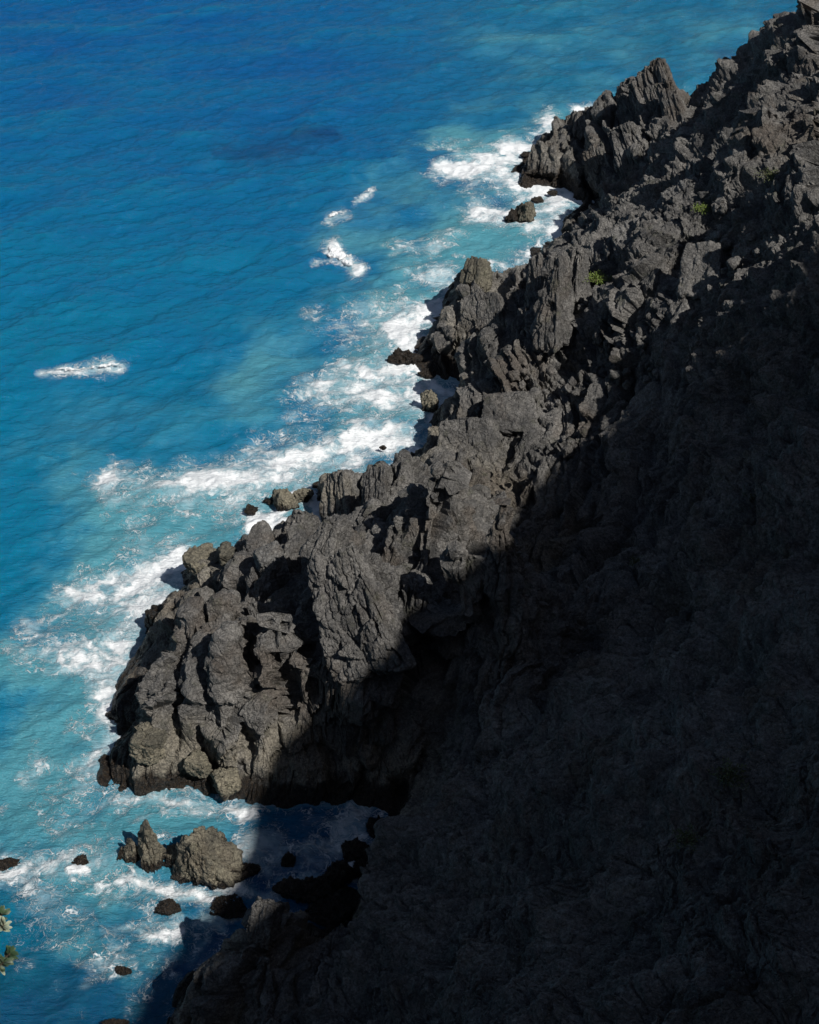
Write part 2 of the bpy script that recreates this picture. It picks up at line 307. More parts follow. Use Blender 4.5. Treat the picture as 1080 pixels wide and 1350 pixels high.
# ------------------------------------------------------------------ sea
def wave_tile(n, L, wind, seed, peak, spread=3.0):
    r = np.random.default_rng(seed); k = np.fft.fftfreq(n) * n * 2 * np.pi / L; kx, ky = np.meshgrid(k, k); kk = np.hypot(kx, ky); kk[0, 0] = 1
    c = (kx * wind[0] + ky * wind[1]) / kk; kp = 2 * np.pi / peak
    S = np.exp(-1.0 * (kp / kk) ** 2) / kk ** 3.6 * (0.06 + np.abs(c) ** spread); S[0, 0] = 0; S *= np.exp(-(kk * L / n * 0.35) ** 2)
    Fh = np.fft.fft2(r.standard_normal((n, n))) * np.sqrt(S)
    h = np.real(np.fft.ifft2(Fh)); s = h.std(); Fh /= s; h /= s
    dx = np.real(np.fft.ifft2(-1j * Fh * kx / kk)); dy = np.real(np.fft.ifft2(-1j * Fh * ky / kk))
    return h, dx, dy
WD = np.array([0.55, -0.83]); WD /= np.linalg.norm(WD)
tiles = [(wave_tile(512, 230.0, WD, 5, 26.0, 4.0), 230.0, 0.30, 0.25), (wave_tile(512, 47.0, np.array([0.3, -0.95]), 8, 6.0, 2.0), 47.0, 0.075, 0.2)]
def tsamp(G, L, x, y):
    n = G.shape[0]; fx = (x / L * n) % n; fy = (y / L * n) % n; i = fx.astype(int) % n; j = fy.astype(int) % n; fx = fx - np.floor(fx); fy = fy - np.floor(fy); i1 = (i + 1) % n; j1 = (j + 1) % n
    return (G[j, i] * (1 - fx) + G[j, i1] * fx) * (1 - fy) + (G[j1, i] * (1 - fx) + G[j1, i1] * fx) * fy
saz = np.radians(np.concatenate([np.arange(-180, -30, 5.0), np.arange(-30, 21, 0.075), np.arange(25, 181, 5.0)]))
srs = np.concatenate([np.array([5, 20, 35, 48]), 50 * np.exp(np.arange(0, math.log(430 / 50), 0.0020)), np.array([440, 460, 500, 560, 650, 800, 1200, 2500, 6000])])
SX, SY = polar(saz, srs); snr, snc = SX.shape; sx, sy = SX.ravel(), SY.ravel()
land = H(sx, sy)
# (u0, v0, u1, v1, half width px, strength) of the white water
foam_strokes = [(165,1160,300,1178,7,0.75),(205,1168,225,1165,7,0.9),(95,1148,115,1150,7,0.8),(0,1150,28,1152,8,0.8),(195,1212,240,1212,8,0.6),(285,1212,325,1205,7,0.5),(370,1205,400,1215,8,0.45),(450,1148,485,1145,6,0.5),(135,1050,250,1056,7,0.7),(250,1056,330,1072,7,0.6),(130,930,168,835,34,1.0),(168,835,215,765,30,1.0),(98,975,118,895,26,0.95),(100,775,195,748,20,0.6),(88,820,95,890,14,0.6),(140,860,160,800,30,0.7),(330,1105,480,1090,20,0.55),(340,1150,470,1150,16,0.5),(300,1190,330,1230,14,0.5),(165,900,200,800,30,0.8),(120,980,160,900,26,0.8),(190,770,240,735,22,0.8),(160,640,420,622,18,0.7),(430,600,540,585,20,0.8),(460,510,600,515,24,0.65),(520,450,575,395,22,0.8),(620,235,720,240,16,0.8),(640,280,740,300,16,0.7),(680,190,730,160,12,0.9),(75,489,165,484,6,0.62),(60,489,110,490,4,0.7),(436,326,468,353,7.5,0.9),(410,350,440,345,3,0.4),(434,290,458,280,6,0.6),(474,266,490,248,4,0.6),(150,960,215,760,34,0.95),(110,960,90,860,22,0.6),(215,760,255,728,22,0.9),(100,800,70,860,25,0.30),(80,755,190,745,14,0.35),(170,700,215,735,20,0.35),(150,900,130,980,18,0.8),(190,1048,300,1060,12,0.45),(130,1045,90,990,20,0.35),
    (170,635,330,618,24,0.62),(300,615,450,612,26,0.75),(230,655,380,640,20,0.5),(350,680,450,695,18,1.0),(385,640,400,690,15,0.9),(450,600,530,590,22,0.7),(330,690,345,700,8,0.8),
    (480,580,560,590,22,0.85),(550,560,500,560,10,0.5),(410,520,520,510,22,0.6),(500,530,600,525,24,0.6),(540,490,600,510,14,1.0),(520,490,570,420,20,0.95),(560,410,590,370,16,0.9),(460,430,540,420,24,0.55),(500,470,450,500,24,0.6),
    (590,325,545,330,12,0.5),(690,345,650,350,9,0.7),(690,330,700,350,10,1.0),(640,285,750,280,14,0.75),(700,258,760,255,12,0.95),(690,305,740,290,8,0.6),(600,215,680,225,17,0.9),(680,200,735,165,14,0.95),(575,215,600,220,7,0.9),(760,145,790,140,5,0.9),(905,140,912,142,6,1.0),
    (900,136,915,138,4,1.0),
    (20,1140,90,1130,20,0.42),(110,1140,180,1120,22,0.4),(0,1110,30,1180,22,0.45),(200,1160,240,1170,14,0.65),(170,1150,160,1170,9,0.5),(180,1230,230,1220,18,0.85),(140,1285,170,1270,16,0.75),(90,1280,120,1300,16,0.3),(40,1200,120,1240,30,0.3),(240,1190,300,1220,26,0.35),
    (320,1110,500,1100,22,0.36),(330,1160,450,1140,20,0.38),(440,1085,500,1078,12,0.5),(470,1160,500,1120,12,0.45),(340,1180,300,1200,14,0.4),(300,1200,250,1330,16,0.28),(350,1090,480,1130,18,0.4),(220,1280,190,1330,25,0.2)]
milk_strokes = [(60,1000,120,760,80,0.85),(150,700,320,640,70,0.7),(60,560,300,560,70,0.25),(100,680,220,640,50,0.5),(330,520,480,430,70,0.45),(480,330,560,260,60,0.45),(120,950,180,760,70,0.8),(200,700,430,650,60,0.8),(480,560,560,480,60,0.8),(430,520,560,440,50,0.7),(520,400,620,330,60,0.7),(560,340,700,250,50,0.8),(620,200,740,165,40,0.7),(450,300,560,330,45,0.5),(60,1060,300,1090,60,0.8),(0,1130,220,1160,60,0.6),
    (0,1020,100,960,60,0.6),(100,620,300,620,40,0.45),(350,460,520,500,40,0.5),(330,560,460,580,40,0.5),(100,1240,220,1260,50,0.4),(820,150,900,130,30,0.35),(640,60,1000,40,50,0.28),(800,110,960,80,40,0.3),(480,240,560,260,30,0.3),(60,740,200,700,30,0.3)]
dark_strokes = [(340,1110,500,1110,50,0.8),(340,1190,290,1330,40,0.6),(320,193,380,195,14,0.6),(390,178,440,176,7,0.8),(950,80,985,82,9,0.8),(0,1345,160,1345,18,0.4),(60,1310,200,1350,30,0.3)]  # darker water colour: shade painted into the cove, plus dark patches elsewhere
s3 = np.stack([sx, sy, sx * 0], 1)
def strokes(L):
    out = np.zeros(len(sx)); wx_ = sx + 1.7 * tex3(s3, 55, 0) + 0.7 * tex3(s3, 14, 1); wy_ = sy + 1.7 * tex3(s3 + 31, 55, 0) + 0.7 * tex3(s3 + 31, 14, 1)
    for u0, v0, u1, v1, w, s in L:
        a, b = at(u0, v0), at(u1, v1); m = mpp((u0 + u1) / 2, (v0 + v1) / 2); dep = PITCH + math.atan(((v0 + v1) / 2 - 675) / FPX)
        st = math.sin(dep)                      # a pixel is longer along the view than across it
        ax, ay, bx, by = a[0], a[1] * st, b[0], b[1] * st; px_, py_ = (wx_, wy_ * st) if w > 8 else (0.75 * sx + 0.25 * wx_, (0.75 * sy + 0.25 * wy_) * st); dx, dy = bx - ax, by - ay
        t = np.clip(((px_ - ax) * dx + (py_ - ay) * dy) / (dx * dx + dy * dy + 1e-9), 0, 1)
        dist = np.hypot(px_ - ax - t * dx, py_ - ay - t * dy) / (w * m)
        out = np.maximum(out, min(1.15, s * 1.25) * np.exp(-(dist * 0.80) ** 1.8))
    return out
s3 = np.stack([sx, sy, sx * 0], 1)
foam = strokes(foam_strokes) * (1 + 0.22 * tex3(s3, 40, 0))
shore = np.exp(-np.maximum(-land, 0) / 3.2) * 1.0
openb = 0.42 + 0.58 * sstep(sy, 90, 108)
foam = np.clip(np.maximum(foam, shore * openb * (0.75 + 0.25 * tex3(s3 + 9, 50, 0))), 0, 1)
milk = np.clip(np.maximum(strokes(milk_strokes) * (1 + 0.25 * tex3(s3 + 3, 70, 0)), foam * 0.85), 0, 1)
milk *= np.where(sy < 90, 1 - 0.75 * sstep(sx, -18, -10), 1)
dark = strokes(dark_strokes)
z = np.zeros(len(sx)); ox = np.zeros(len(sx)); oy = np.zeros(len(sx))
calm = 0.55 + 0.45 * sstep(-land, 1, 9); calm *= sstep(np.hypot(sx, sy), 45, 60) * (1 - sstep(np.hypot(sx, sy), 400, 430))
for (h, dx, dy), L, A, ch in tiles:
    z += A * calm * tsamp(h, L, sx, sy); ox -= A * ch * calm * tsamp(dx, L, sx, sy); oy -= A * ch * calm * tsamp(dy, L, sx, sy)
z += 0.10 * foam * tex3(s3, 9, 1)
SV = np.stack([sx + ox, sy + oy, z], 1)
me = mesh_from('sea', SV, quads(snr, snc))
for nm, arr in (('foam', foam), ('milk', milk), ('shoal_and_shade', dark), ('depth', np.clip(-land / 12, 0, 1)), ('wave', z)):
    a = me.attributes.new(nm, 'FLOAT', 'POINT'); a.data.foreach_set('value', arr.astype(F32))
g = N('sea_water')
P2 = g.P
warp = g.scale(g.noise(P2, 0.22, 4, 0.6, 0, True), (5.0, 5.0, 0)); PW = g.add(P2, warp)
warp2 = g.scale(g.noise(P2, 1.1, 3, 0.6, 0, True), (1.0, 1.0, 0)); PW2 = g.add(PW, warp2)
sepy = g.n('ShaderNodeSeparateXYZ'); g.l(P2, sepy.inputs[0]); yv = sepy.outputs[1]; xv = sepy.outputs[0]
fd = g.attr('foam'); mk = g.attr('milk')
deep = g.mix(g.ss(yv, 90, 330), (0.001, 0.152, 0.300), (0.0012, 0.078, 0.250))
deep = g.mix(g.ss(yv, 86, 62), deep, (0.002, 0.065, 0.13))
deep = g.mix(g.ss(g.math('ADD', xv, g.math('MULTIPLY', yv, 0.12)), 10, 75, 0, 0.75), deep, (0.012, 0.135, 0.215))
patch = g.noise(g.scale(P2, (0.5, 1.3, 1)), 0.05, 6, 0.62)
col = g.mix(g.ss(patch, 0.3, 0.7, 0, 0.6), deep, g.mix(g.ss(yv, 90, 330), (0.001, 0.170, 0.290), (0.002, 0.115, 0.265)))
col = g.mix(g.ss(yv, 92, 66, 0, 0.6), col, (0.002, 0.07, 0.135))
col = g.mix(g.attr('shoal_and_shade'), col, (0.004, 0.05, 0.15))  # navy tint for the dark patches and the painted cove shade
col = g.mix(g.ss(g.attr('wave'), 0.1, 1.1, 0, 0.3), col, (0.003, 0.20, 0.29))
col = g.mix(g.ss(g.math('ADD', mk, g.math('MULTIPLY', g.math('SUBTRACT', g.noise(PW, 0.12, 5), 0.5), 0.5)), 0.1, 0.95, 0, 0.85), col, (0.085, 0.300, 0.365))
col = g.mix(g.ss(g.math('ADD', fd, g.math('MULTIPLY', g.math('SUBTRACT', g.noise(PW, 0.35, 6, 0.6), 0.5), 0.7)), 0.15, 1.0, 0, 0.62), col, (0.34, 0.52, 0.60))
# lace of foam: stretched cells whose thin walls widen as the foam gets denser
def fil(v, sc_, det, width, rough=0.5):
    return g.ss(g.math('ABSOLUTE', g.math('SUBTRACT', g.noise(v, sc_, det, rough), 0.5)), width, 0.0)
PS = g.scale(PW, (0.75, 1.2, 0))
fd2 = g.math('MULTIPLY', fd, g.ss(g.noise(g.scale(PW, (0.8, 1.2, 0)), 0.11, 5, 0.6), 0.30, 0.60, 0.72, 1.25))
f1 = fil(PS, 0.30, 4, g.math('MULTIPLY', fd2, 0.050)); f2 = fil(g.add(PW2, (7, 3, 0)), 0.75, 4, g.math('MULTIPLY', fd2, 0.070)); f3 = fil(g.add(PW2, (1, 30, 0)), 1.9, 4, g.math('MULTIPLY', fd2, 0.085))
fb = g.noise(PS, 0.45, 10, 0.70); fb2 = g.noise(PW2, 2.2, 8, 0.72)
core = g.ss(g.math('ADD', g.math('MULTIPLY', fb, 0.62), g.math('MULTIPLY', fb2, 0.38)), g.math('SUBTRACT', 0.79, g.math('MULTIPLY', fd2, 0.47)), g.math('SUBTRACT', 1.02, g.math('MULTIPLY', fd2, 0.47)))
wisp = g.math('MULTIPLY', g.ss(g.noise(PS, 0.25, 7, 0.65), 0.45, 0.72), g.math('MULTIPLY', fd2, 0.50))
lace = g.math('MAXIMUM', g.math('MULTIPLY', f1, 0.9), g.math('MAXIMUM', g.math('MULTIPLY', f2, 0.85), g.math('MULTIPLY', f3, 0.6)))
lace = g.math('MULTIPLY', lace, g.ss(fb, 0.40, 0.58, 0.10, 1.0))
mm = g.math('MAXIMUM', g.math('MAXIMUM', lace, core), wisp)
mm = g.math('MULTIPLY', mm, g.ss(fd, 0.03, 0.2))
# odd whitecaps far out on the steepest crests
cap = g.math('MULTIPLY', g.ss(g.noise(g.scale(P2, (0.5, 1.1, 1)), 0.42, 6, 0.6), 0.735, 0.79), g.ss(g.attr('wave'), 0.25, 0.7))
mm = g.math('MAXIMUM', mm, g.math('MULTIPLY', cap, 0.8))
mm = g.math('MULTIPLY', mm, 1.0, clamp=True)
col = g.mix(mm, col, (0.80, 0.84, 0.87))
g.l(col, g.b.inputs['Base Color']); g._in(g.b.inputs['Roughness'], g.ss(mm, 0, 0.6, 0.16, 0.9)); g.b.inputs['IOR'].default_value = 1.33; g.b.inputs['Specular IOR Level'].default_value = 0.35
b1 = g.bump(g.noise(g.scale(P2, (0.50, 1.5, 1)), 1.3, 7, 0.68, 0.1), 0.50)
b2 = g.bump(g.noise(g.scale(P2, (0.6, 1.2, 1)), 3.0, 4, 0.6), 0.11, 1.0, b1)
b3 = g.bump(mm, 0.10, 1.0, b2)
g.l(b3, g.b.inputs['Normal'])
M_sea = g.m
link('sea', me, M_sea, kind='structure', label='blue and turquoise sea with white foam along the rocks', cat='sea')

# ------------------------------------------------------------------ loose rocks, stacks, slabs, plants and breaking waves
def ico(sub):
    bm = bpy.data.meshes.new('t'); import bmesh
    b = bmesh.new(); bmesh.ops.create_icosphere(b, subdivisions=sub, radius=1.0); b.to_mesh(bm); b.free()
    v = np.zeros(len(bm.vertices) * 3, F32); bm.vertices.foreach_get('co', v); f = np.zeros(len(bm.polygons) * 3, np.int32); bm.polygons.foreach_get('vertices', f)
    bpy.data.meshes.remove(bm); return v.reshape(-1, 3), f.reshape(-1, 3)
ICO = {k: ico(k) for k in (2, 3, 4, 5, 6, 7)}
def polyrock(seed, sub, planes=16, square=0.0, rough=1.0, size=(1, 1, 1), Rm=None, lay=0.0, taper=0.0):
    r = np.random.default_rng(seed); v, f = ICO[sub]
    nrm = r.standard_normal((planes, 3)); nrm /= np.linalg.norm(nrm, axis=1)[:, None]; dd_ = r.uniform(0.66, 0.98, planes)
    if square > 0:
        ax = np.concatenate([np.eye(3), -np.eye(3)]) + r.standard_normal((6, 3)) * 0.10; ax /= np.linalg.norm(ax, axis=1)[:, None]
        nrm = np.concatenate([nrm, ax]); dd_ = np.concatenate([dd_ + 0.25 * square, np.full(6, 0.74)])
    t = dd_[None, :] / np.maximum(v @ nrm.T, 0.02); rad = (t ** -18.0).sum(1) ** (-1 / 18.0); rad = np.minimum(rad, 1.45)
    p = v * rad[:, None]
    if taper: p[:, :2] *= (1 - taper * np.clip(p[:, 2:3] * 0.5 + 0.3, 0, 1))
    p = p * np.array(size, F32); m = min(size); M_ = (size[0] * size[1] * size[2]) ** (1 / 3)
    q = p.copy(); q[:, 0] *= 1 + lay * 0.7; q[:, 1] *= 1 + lay * 1.2; q[:, 2] *= 1 - 0.68 * min(lay, 1)
    h1, c1_ = facets(q + seed, M_ * 0.62, 0.7); h2, c2_ = facets(q + seed, M_ * 0.25, 4.1); h3, c3_ = facets(q + seed * 2, max(M_ * 0.1, 0.3), 2.2)
    dsp = 0.17 * h1 - 0.05 * c1_ + 0.085 * h2 - 0.035 * c2_ + 0.035 * h3 - 0.014 * c3_ + 0.02 * tex3(q + seed, M_ * 5, 1)
    nn = v / np.array(size, F32); nn /= np.linalg.norm(nn, axis=1)[:, None]
    p = p + nn * (dsp * M_ * rough * 0.85)[:, None]
    if Rm is not None: p = p @ np.array(Rm).T
    return p, f
def axes(nrm, up):
    y = np.array(nrm, float); y /= np.linalg.norm(y); z_ = np.array(up, float); z_ -= y * (z_ @ y); z_ /= np.linalg.norm(z_); x_ = np.cross(y, z_)
    return np.array([x_, y, z_]).T
def rotz(a): return np.array([[math.cos(a), -math.sin(a), 0], [math.sin(a), math.cos(a), 0], [0, 0, 1]])
def put(name, p, f, m, loc, label, cat, group=None, smooth=True):
    o = link(name, mesh_from(name, p, f, smooth), m, None, label, cat, group); o.location = loc; return o
def on_land(u, v):
    d_ = ray(u, v); t = np.linspace(60, 340, 4000); P_ = CAM + d_ * t[:, None]
    return P_[int(np.argmax(P_[:, 2] < np.maximum(H(P_[:, 0], P_[:, 1]), 0)))]
def sea_rock(u, vb, w_, h_, label, seed, m=None, dr=0.8, taper=0.0, name='sea_rock', cat='sea rock', group='rocks standing in the surf', z0=0.0, sub=5, sq=0.0, turn=0.0):
    m_ = mpp(u, vb, z0); dep = PITCH + math.atan((vb - 675) / FPX); sx_ = w_ * m_ / 2; sy_ = sx_ * dr
    w_ = w_ * 0.88; sx_ = w_ * m_ / 2; dr = 0.5 if h_ < 0.42 * w_ else dr; sy_ = sx_ * dr; hm = max(0.16 * w_ * m_, (h_ * m_ - 1.2 * sy_ * math.sin(dep)) / math.cos(dep)); sz_ = hm / 1.45
    c = at(u, vb, z0); c = c + np.array([0, sy_ * 0.85, 0.0])
    p, f = polyrock(seed, sub, 11, sq, 1.15 if sub > 5 else 1.5, (sx_ * 1.12, sy_ * 1.12, sz_ * 1.1), rotz(turn), 0.7, taper); p[:, 2] += hm - sz_ * 0.95
    return put(name, p, f, m or M_stack, tuple(c), label, cat, group)
G2 = 'boulders in the shaded cove'
for a in [
    (676,296,24,16,'low black half of the paired rocks in the foam of the upper bay',101), (694,297,26,28,'rounder brown half of the paired rocks in the foam of the upper bay',102),
    (711,267,15,6,'small flat dark rock awash in foam just above the paired rocks',103), (730,256,13,5,'tiny dark rock awash beside the foot of the farthest headland',104), (693,208,14,8,'small black rock in surf left of the farthest headland',105),
    (568,544,25,28,'lone conical brown rock standing in the foam left of the central cliff',106), (584,555,16,14,'small dark rock at the cliff foot beside the conical brown rock',107), (505,593,10,6,'tiny black rock in a ring of foam left of the cliff foot',108),
    (528,480,28,20,'black jagged rock at the tip of the middle headland surrounded by surf',109), (545,482,24,18,'black wet rock pressed against the left foot of the middle headland',110), (562,497,20,9,'low black rock at the front foot of the middle headland',111),
    (331,678,19,10,'small black rock alone in foam left of the brown rounded rock',112), (357,664,16,8,'small flat dark rock just left of the brown rounded rock',113), (376,676,34,24,'brown rounded rock leading out of the foam filled inlet',114), (396,664,26,20,'brown block joining the rounded rock to the inlet point',115)]:
    sea_rock(*a[:5], a[5], M_wetrock if 'black' in a[4] else M_stack)
for a in [
    (266,1171,72,66,'largest lit sea stack in front of the near headland, olive and cracked',121,0.75), (200,1148,36,50,'narrow upright lit sea stack left of the largest stack',122,0.7), (176,1138,20,30,'slim dark fin of rock at the left end of the stack row',123,0.8), (162,1136,18,16,'lowest dark rock at the far left of the stack row',124,0.8),
    (231,1146,34,24,'low dark rock bridging the upright stack and the largest stack',125,0.8)]:
    sea_rock(*a[:5], a[5], M_stack, a[6], 0.15, name='sea_stack', cat='sea stack', group='row of sea stacks', sub=6)
for a in [
    (318,1158,52,16,'long low black rock trailing right of the largest stack',131), (104,1143,22,11,'small black rock with a white splash in open turquoise water',132), (10,1146,36,12,'dark awash rock with foam at the left edge of the photo',133), (220,1207,40,13,'reddish brown flat rock awash below the stack row',134),
    (303,1206,44,18,'oval black rock between the stack row and the pinnacle',135), (383,1144,17,16,'small round black rock in the middle of the dark cove water',136), (467,1138,42,20,'smooth black boulder below the cove cliff, highest of the right group',137),
    (443,1172,34,28,'angular black boulder in the cove directly under the smooth one',138), (404,1194,64,32,'largest black boulder of the cove, just right of the pinnacle tip',139), (436,1218,74,28,'long low boulder behind the pinnacle, touching the shaded slope',140),
    (497,1106,34,22,'dark boulder in the innermost corner of the cove',141), (432,1247,36,22,'small boulder wedged between pinnacle and shaded slope',142), (482,1160,26,22,'black boulder against the shaded slope right of the angular one',143), (152,1356,34,10,'dark rock just breaking the water at the bottom edge',144),
    (160,1283,24,5,'submerged dark rock under the foam patch left of the pinnacle',145), (452,1262,30,20,'lowest boulder in the gap behind the pinnacle',146)]:
    sea_rock(*a[:5], a[5], M_wetrock, name='boulder', cat='boulder', group=G2)
# boulders and slabs lying on the headlands
def boulder_on(u, v, w_, h_, label, seed, m=M_rock, name='boulder', cat='boulder', sq=0.4, dr=0.9, lift=0.25, rough=0.9, sub=6):
    c = on_land(u, v); m_ = mpp(u, v, c[2]); sx_ = w_ * m_ / 2; sz_ = h_ * m_ / 2 / 0.95
    p, f = polyrock(seed, sub, 13, sq, rough, (sx_, sx_ * dr, sz_), rotz(seed * 0.7)); c = c + np.array([0, 0.2 * sx_, sz_ * lift]); return put(name, p, f, m, tuple(c), label, cat, 'boulders lying on the near headland')
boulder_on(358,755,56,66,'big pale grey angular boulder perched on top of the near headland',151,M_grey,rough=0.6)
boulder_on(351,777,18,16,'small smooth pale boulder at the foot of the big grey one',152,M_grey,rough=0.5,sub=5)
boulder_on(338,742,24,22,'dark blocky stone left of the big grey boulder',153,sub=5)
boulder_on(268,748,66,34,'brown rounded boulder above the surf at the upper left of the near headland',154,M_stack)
boulder_on(300,738,34,30,'brown block beside the rounded boulder at the upper left shore',155,M_stack,sub=5)
boulder_on(262,780,30,16,'wet dark boulder beside the small tide pool on the left shore',156,M_wetrock,sub=5)
boulder_on(240,800,40,26,'black mussel covered boulder at the left waterline of the near headland',157,M_wetrock,sub=5)
boulder_on(205,820,34,34,'black wet boulder jutting into foam on the left shore',158,M_wetrock,sub=5)
boulder_on(196,985,60,60,'rounded tan buttress rock at the outermost tip of the near headland',159,M_stack,lift=0.0)
boulder_on(300,1035,46,44,'pinkish pale boulder at the front foot of the near headland',160,M_stack,lift=0.1)
boulder_on(262,1010,36,40,'cream coloured knob left of the pinkish boulder at the headland foot',161,M_stack,lift=0.0)
def slab(u, v, half, nrm, up, label, seed, out=0.5, m=M_rock, name='rock_slab', cat='rock slab', lay=1.0, sub=6, taper=0.35, push=0.0):
    c = on_land(u, v); Rm = axes(nrm, up); p, f = polyrock(seed, sub, 10, 1.0, 0.9 if lay > 0.5 else 0.5, half, Rm, lay, taper)
    c = c + Rm[:, 1] * half[1] * out + np.array([0, 0, push]); return put(name, p, f, m, tuple(c), label, cat, 'upright rock slabs and crags')
slab(468,812,(4.9,2.0,7.6),(-0.45,-0.72,0.50),(-0.42,0.30,0.85),'big leaning flat faced slab in the middle of the near headland, its right half in shade',171,0.1,sub=7,taper=0.5,lay=0.51)
slab(398,705,(2.2,2.0,3.2),(-0.5,-0.7,0.5),(0,0.1,1),'pointed dark crag on the back edge of the near headland beside the inlet',172,0.0)
slab(435,712,(2.2,2.0,2.6),(-0.5,-0.7,0.5),(0.1,0.1,1),'small peaked crag right of the pointed one above the inlet',173,0.0)
slab(458,655,(3.0,2.2,3.8),(-0.6,-0.6,0.4),(-0.5,0.1,1),'rounded crag forming the far wall of the foam filled inlet',174,0.2)
slab(505,650,(2.4,2.0,4.2),(-0.6,-0.6,0.4),(-0.4,0.1,1),'taller ribbed crag right of the rounded one at the inlet',175,0.2)
slab(620,600,(5.5,2.2,5.5),(-0.35,-0.75,0.55),(-0.1,0.4,1),'broad smooth brown buttress in the centre of the photo above the shade line',176,0.0,sub=7,taper=0.2,lay=0.1)
slab(670,545,(4.5,2.2,3.6),(-0.3,-0.6,0.75),(-0.1,0.5,1),'domed lit outcrop just above the broad brown buttress',177,0.0,taper=0.2,lay=0.1)
slab(640,425,(5.0,2.0,5.0),(-0.55,-0.70,0.45),(-0.3,0.3,1),'wide dark face of the middle headland above the conical rock',178,0.0,sub=7,taper=0.2,lay=0.3)
slab(735,395,(2.4,2.2,7.6),(-0.7,-0.55,0.4),(-0.30,0.25,0.95),'tall narrow grey slab standing at the back of the middle headland',179,0.2,taper=0.4,lay=0.55)
slab(712,385,(1.8,1.6,5.6),(-0.7,-0.55,0.4),(-0.28,0.25,0.95),'thin dark slab left of the tall narrow grey one',180,0.3,taper=0.4)
slab(762,365,(2.4,1.8,4.6),(-0.7,-0.5,0.4),(-0.25,0.3,0.95),'short slab right of the tall narrow grey one, near the green shrub',181,0.3)
slab(630,362,(2.4,2.4,2.8),(-0.6,-0.5,0.6),(-0.2,0.1,1),'brownish knob at the outer top of the middle headland',182,0.0,m=M_stack)
slab(868,140,(5.6,2.4,8.6),(-0.62,-0.62,0.42),(-0.62,0.10,0.78),'highest tilted layered slab forming the peak of the farthest headland',183,0.25,sub=7,taper=0.22)
slab(890,150,(2.6,2.0,7.0),(-0.62,-0.62,0.42),(-0.62,0.10,0.78),'layered slab forming the right flank of the farthest peak',184,0.1,taper=0.3)
slab(835,150,(3.4,2.0,4.6),(-0.62,-0.62,0.42),(-0.62,0.10,0.78),'shorter layered slab left of the farthest peak',185,0.25)
slab(835,205,(4.2,2.2,6.6),(-0.60,-0.62,0.45),(-0.62,0.10,0.78),'striped slab below and in front of the farthest peak',186,0.3,sub=7)
slab(795,225,(3.4,2.2,6.2),(-0.60,-0.62,0.45),(-0.62,0.10,0.78),'lowest striped slab of the farthest headland, above the upper bay',187,0.2)
slab(775,165,(3.6,2.4,3.4),(-0.6,-0.6,0.5),(-0.4,0.1,1),'rugged dark block on the seaward ridge of the farthest headland',188,0.0)
slab(720,215,(4.4,3.0,3.8),(-0.6,-0.6,0.5),(-0.4,0.1,1),'rounded wet buttress at the seaward end of the farthest headland',189,0.0)
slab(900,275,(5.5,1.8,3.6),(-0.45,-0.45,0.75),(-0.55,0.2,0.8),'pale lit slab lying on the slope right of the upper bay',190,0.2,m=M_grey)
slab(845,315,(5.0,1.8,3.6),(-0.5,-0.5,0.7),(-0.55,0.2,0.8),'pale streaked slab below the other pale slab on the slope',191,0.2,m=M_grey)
slab(930,360,(3.4,2.4,4.0),(-0.5,-0.6,0.6),(-0.1,0.3,1),'lumpy lit crag on the slope right of the pale slabs',192,0.1,lay=0.2)
slab(348,1215,(1.5,1.3,2.2),(-0.2,-0.8,0.5),(0.1,0.2,1),'brown sharp top block of the shaded pinnacle',193,0.0)
# rubble lying on the crumbly upper slope
rg = np.random.default_rng(11); protos = []
for k in range(7):
    p, f = polyrock(300 + k, 3, 12, 0.3, 1.2, (1, 0.85, 0.75)); protos.append(mesh_from('rubble_block', p, f)); protos[-1].materials.append(M_rock)
cnt = 0
while cnt < 170:
    u = rg.uniform(560, 1075); v = rg.uniform(130, 660)
    if v < 640 - (u - 520) * 0.95 or v > 1090 - 0.70 * u + 40: continue
    c = on_land(u, v)
    if c[2] < 4: continue
    o = bpy.data.objects.new('rubble_block', protos[cnt % 7]); C.objects.link(o); s_ = 0.35 + 0.75 * rg.random() ** 2.2
    o.location = (c[0], c[1], c[2] + 0.3 * s_ + 0.25); o.rotation_euler = tuple(rg.uniform(0, 6.3, 3)); o.scale = (s_, s_, s_)
    o['label'] = 'small angular block of dark rubble on the crumbly upper slope'; o['category'] = 'rubble block'; o['group'] = 'rubble blocks strewn over the upper slope'; cnt += 1
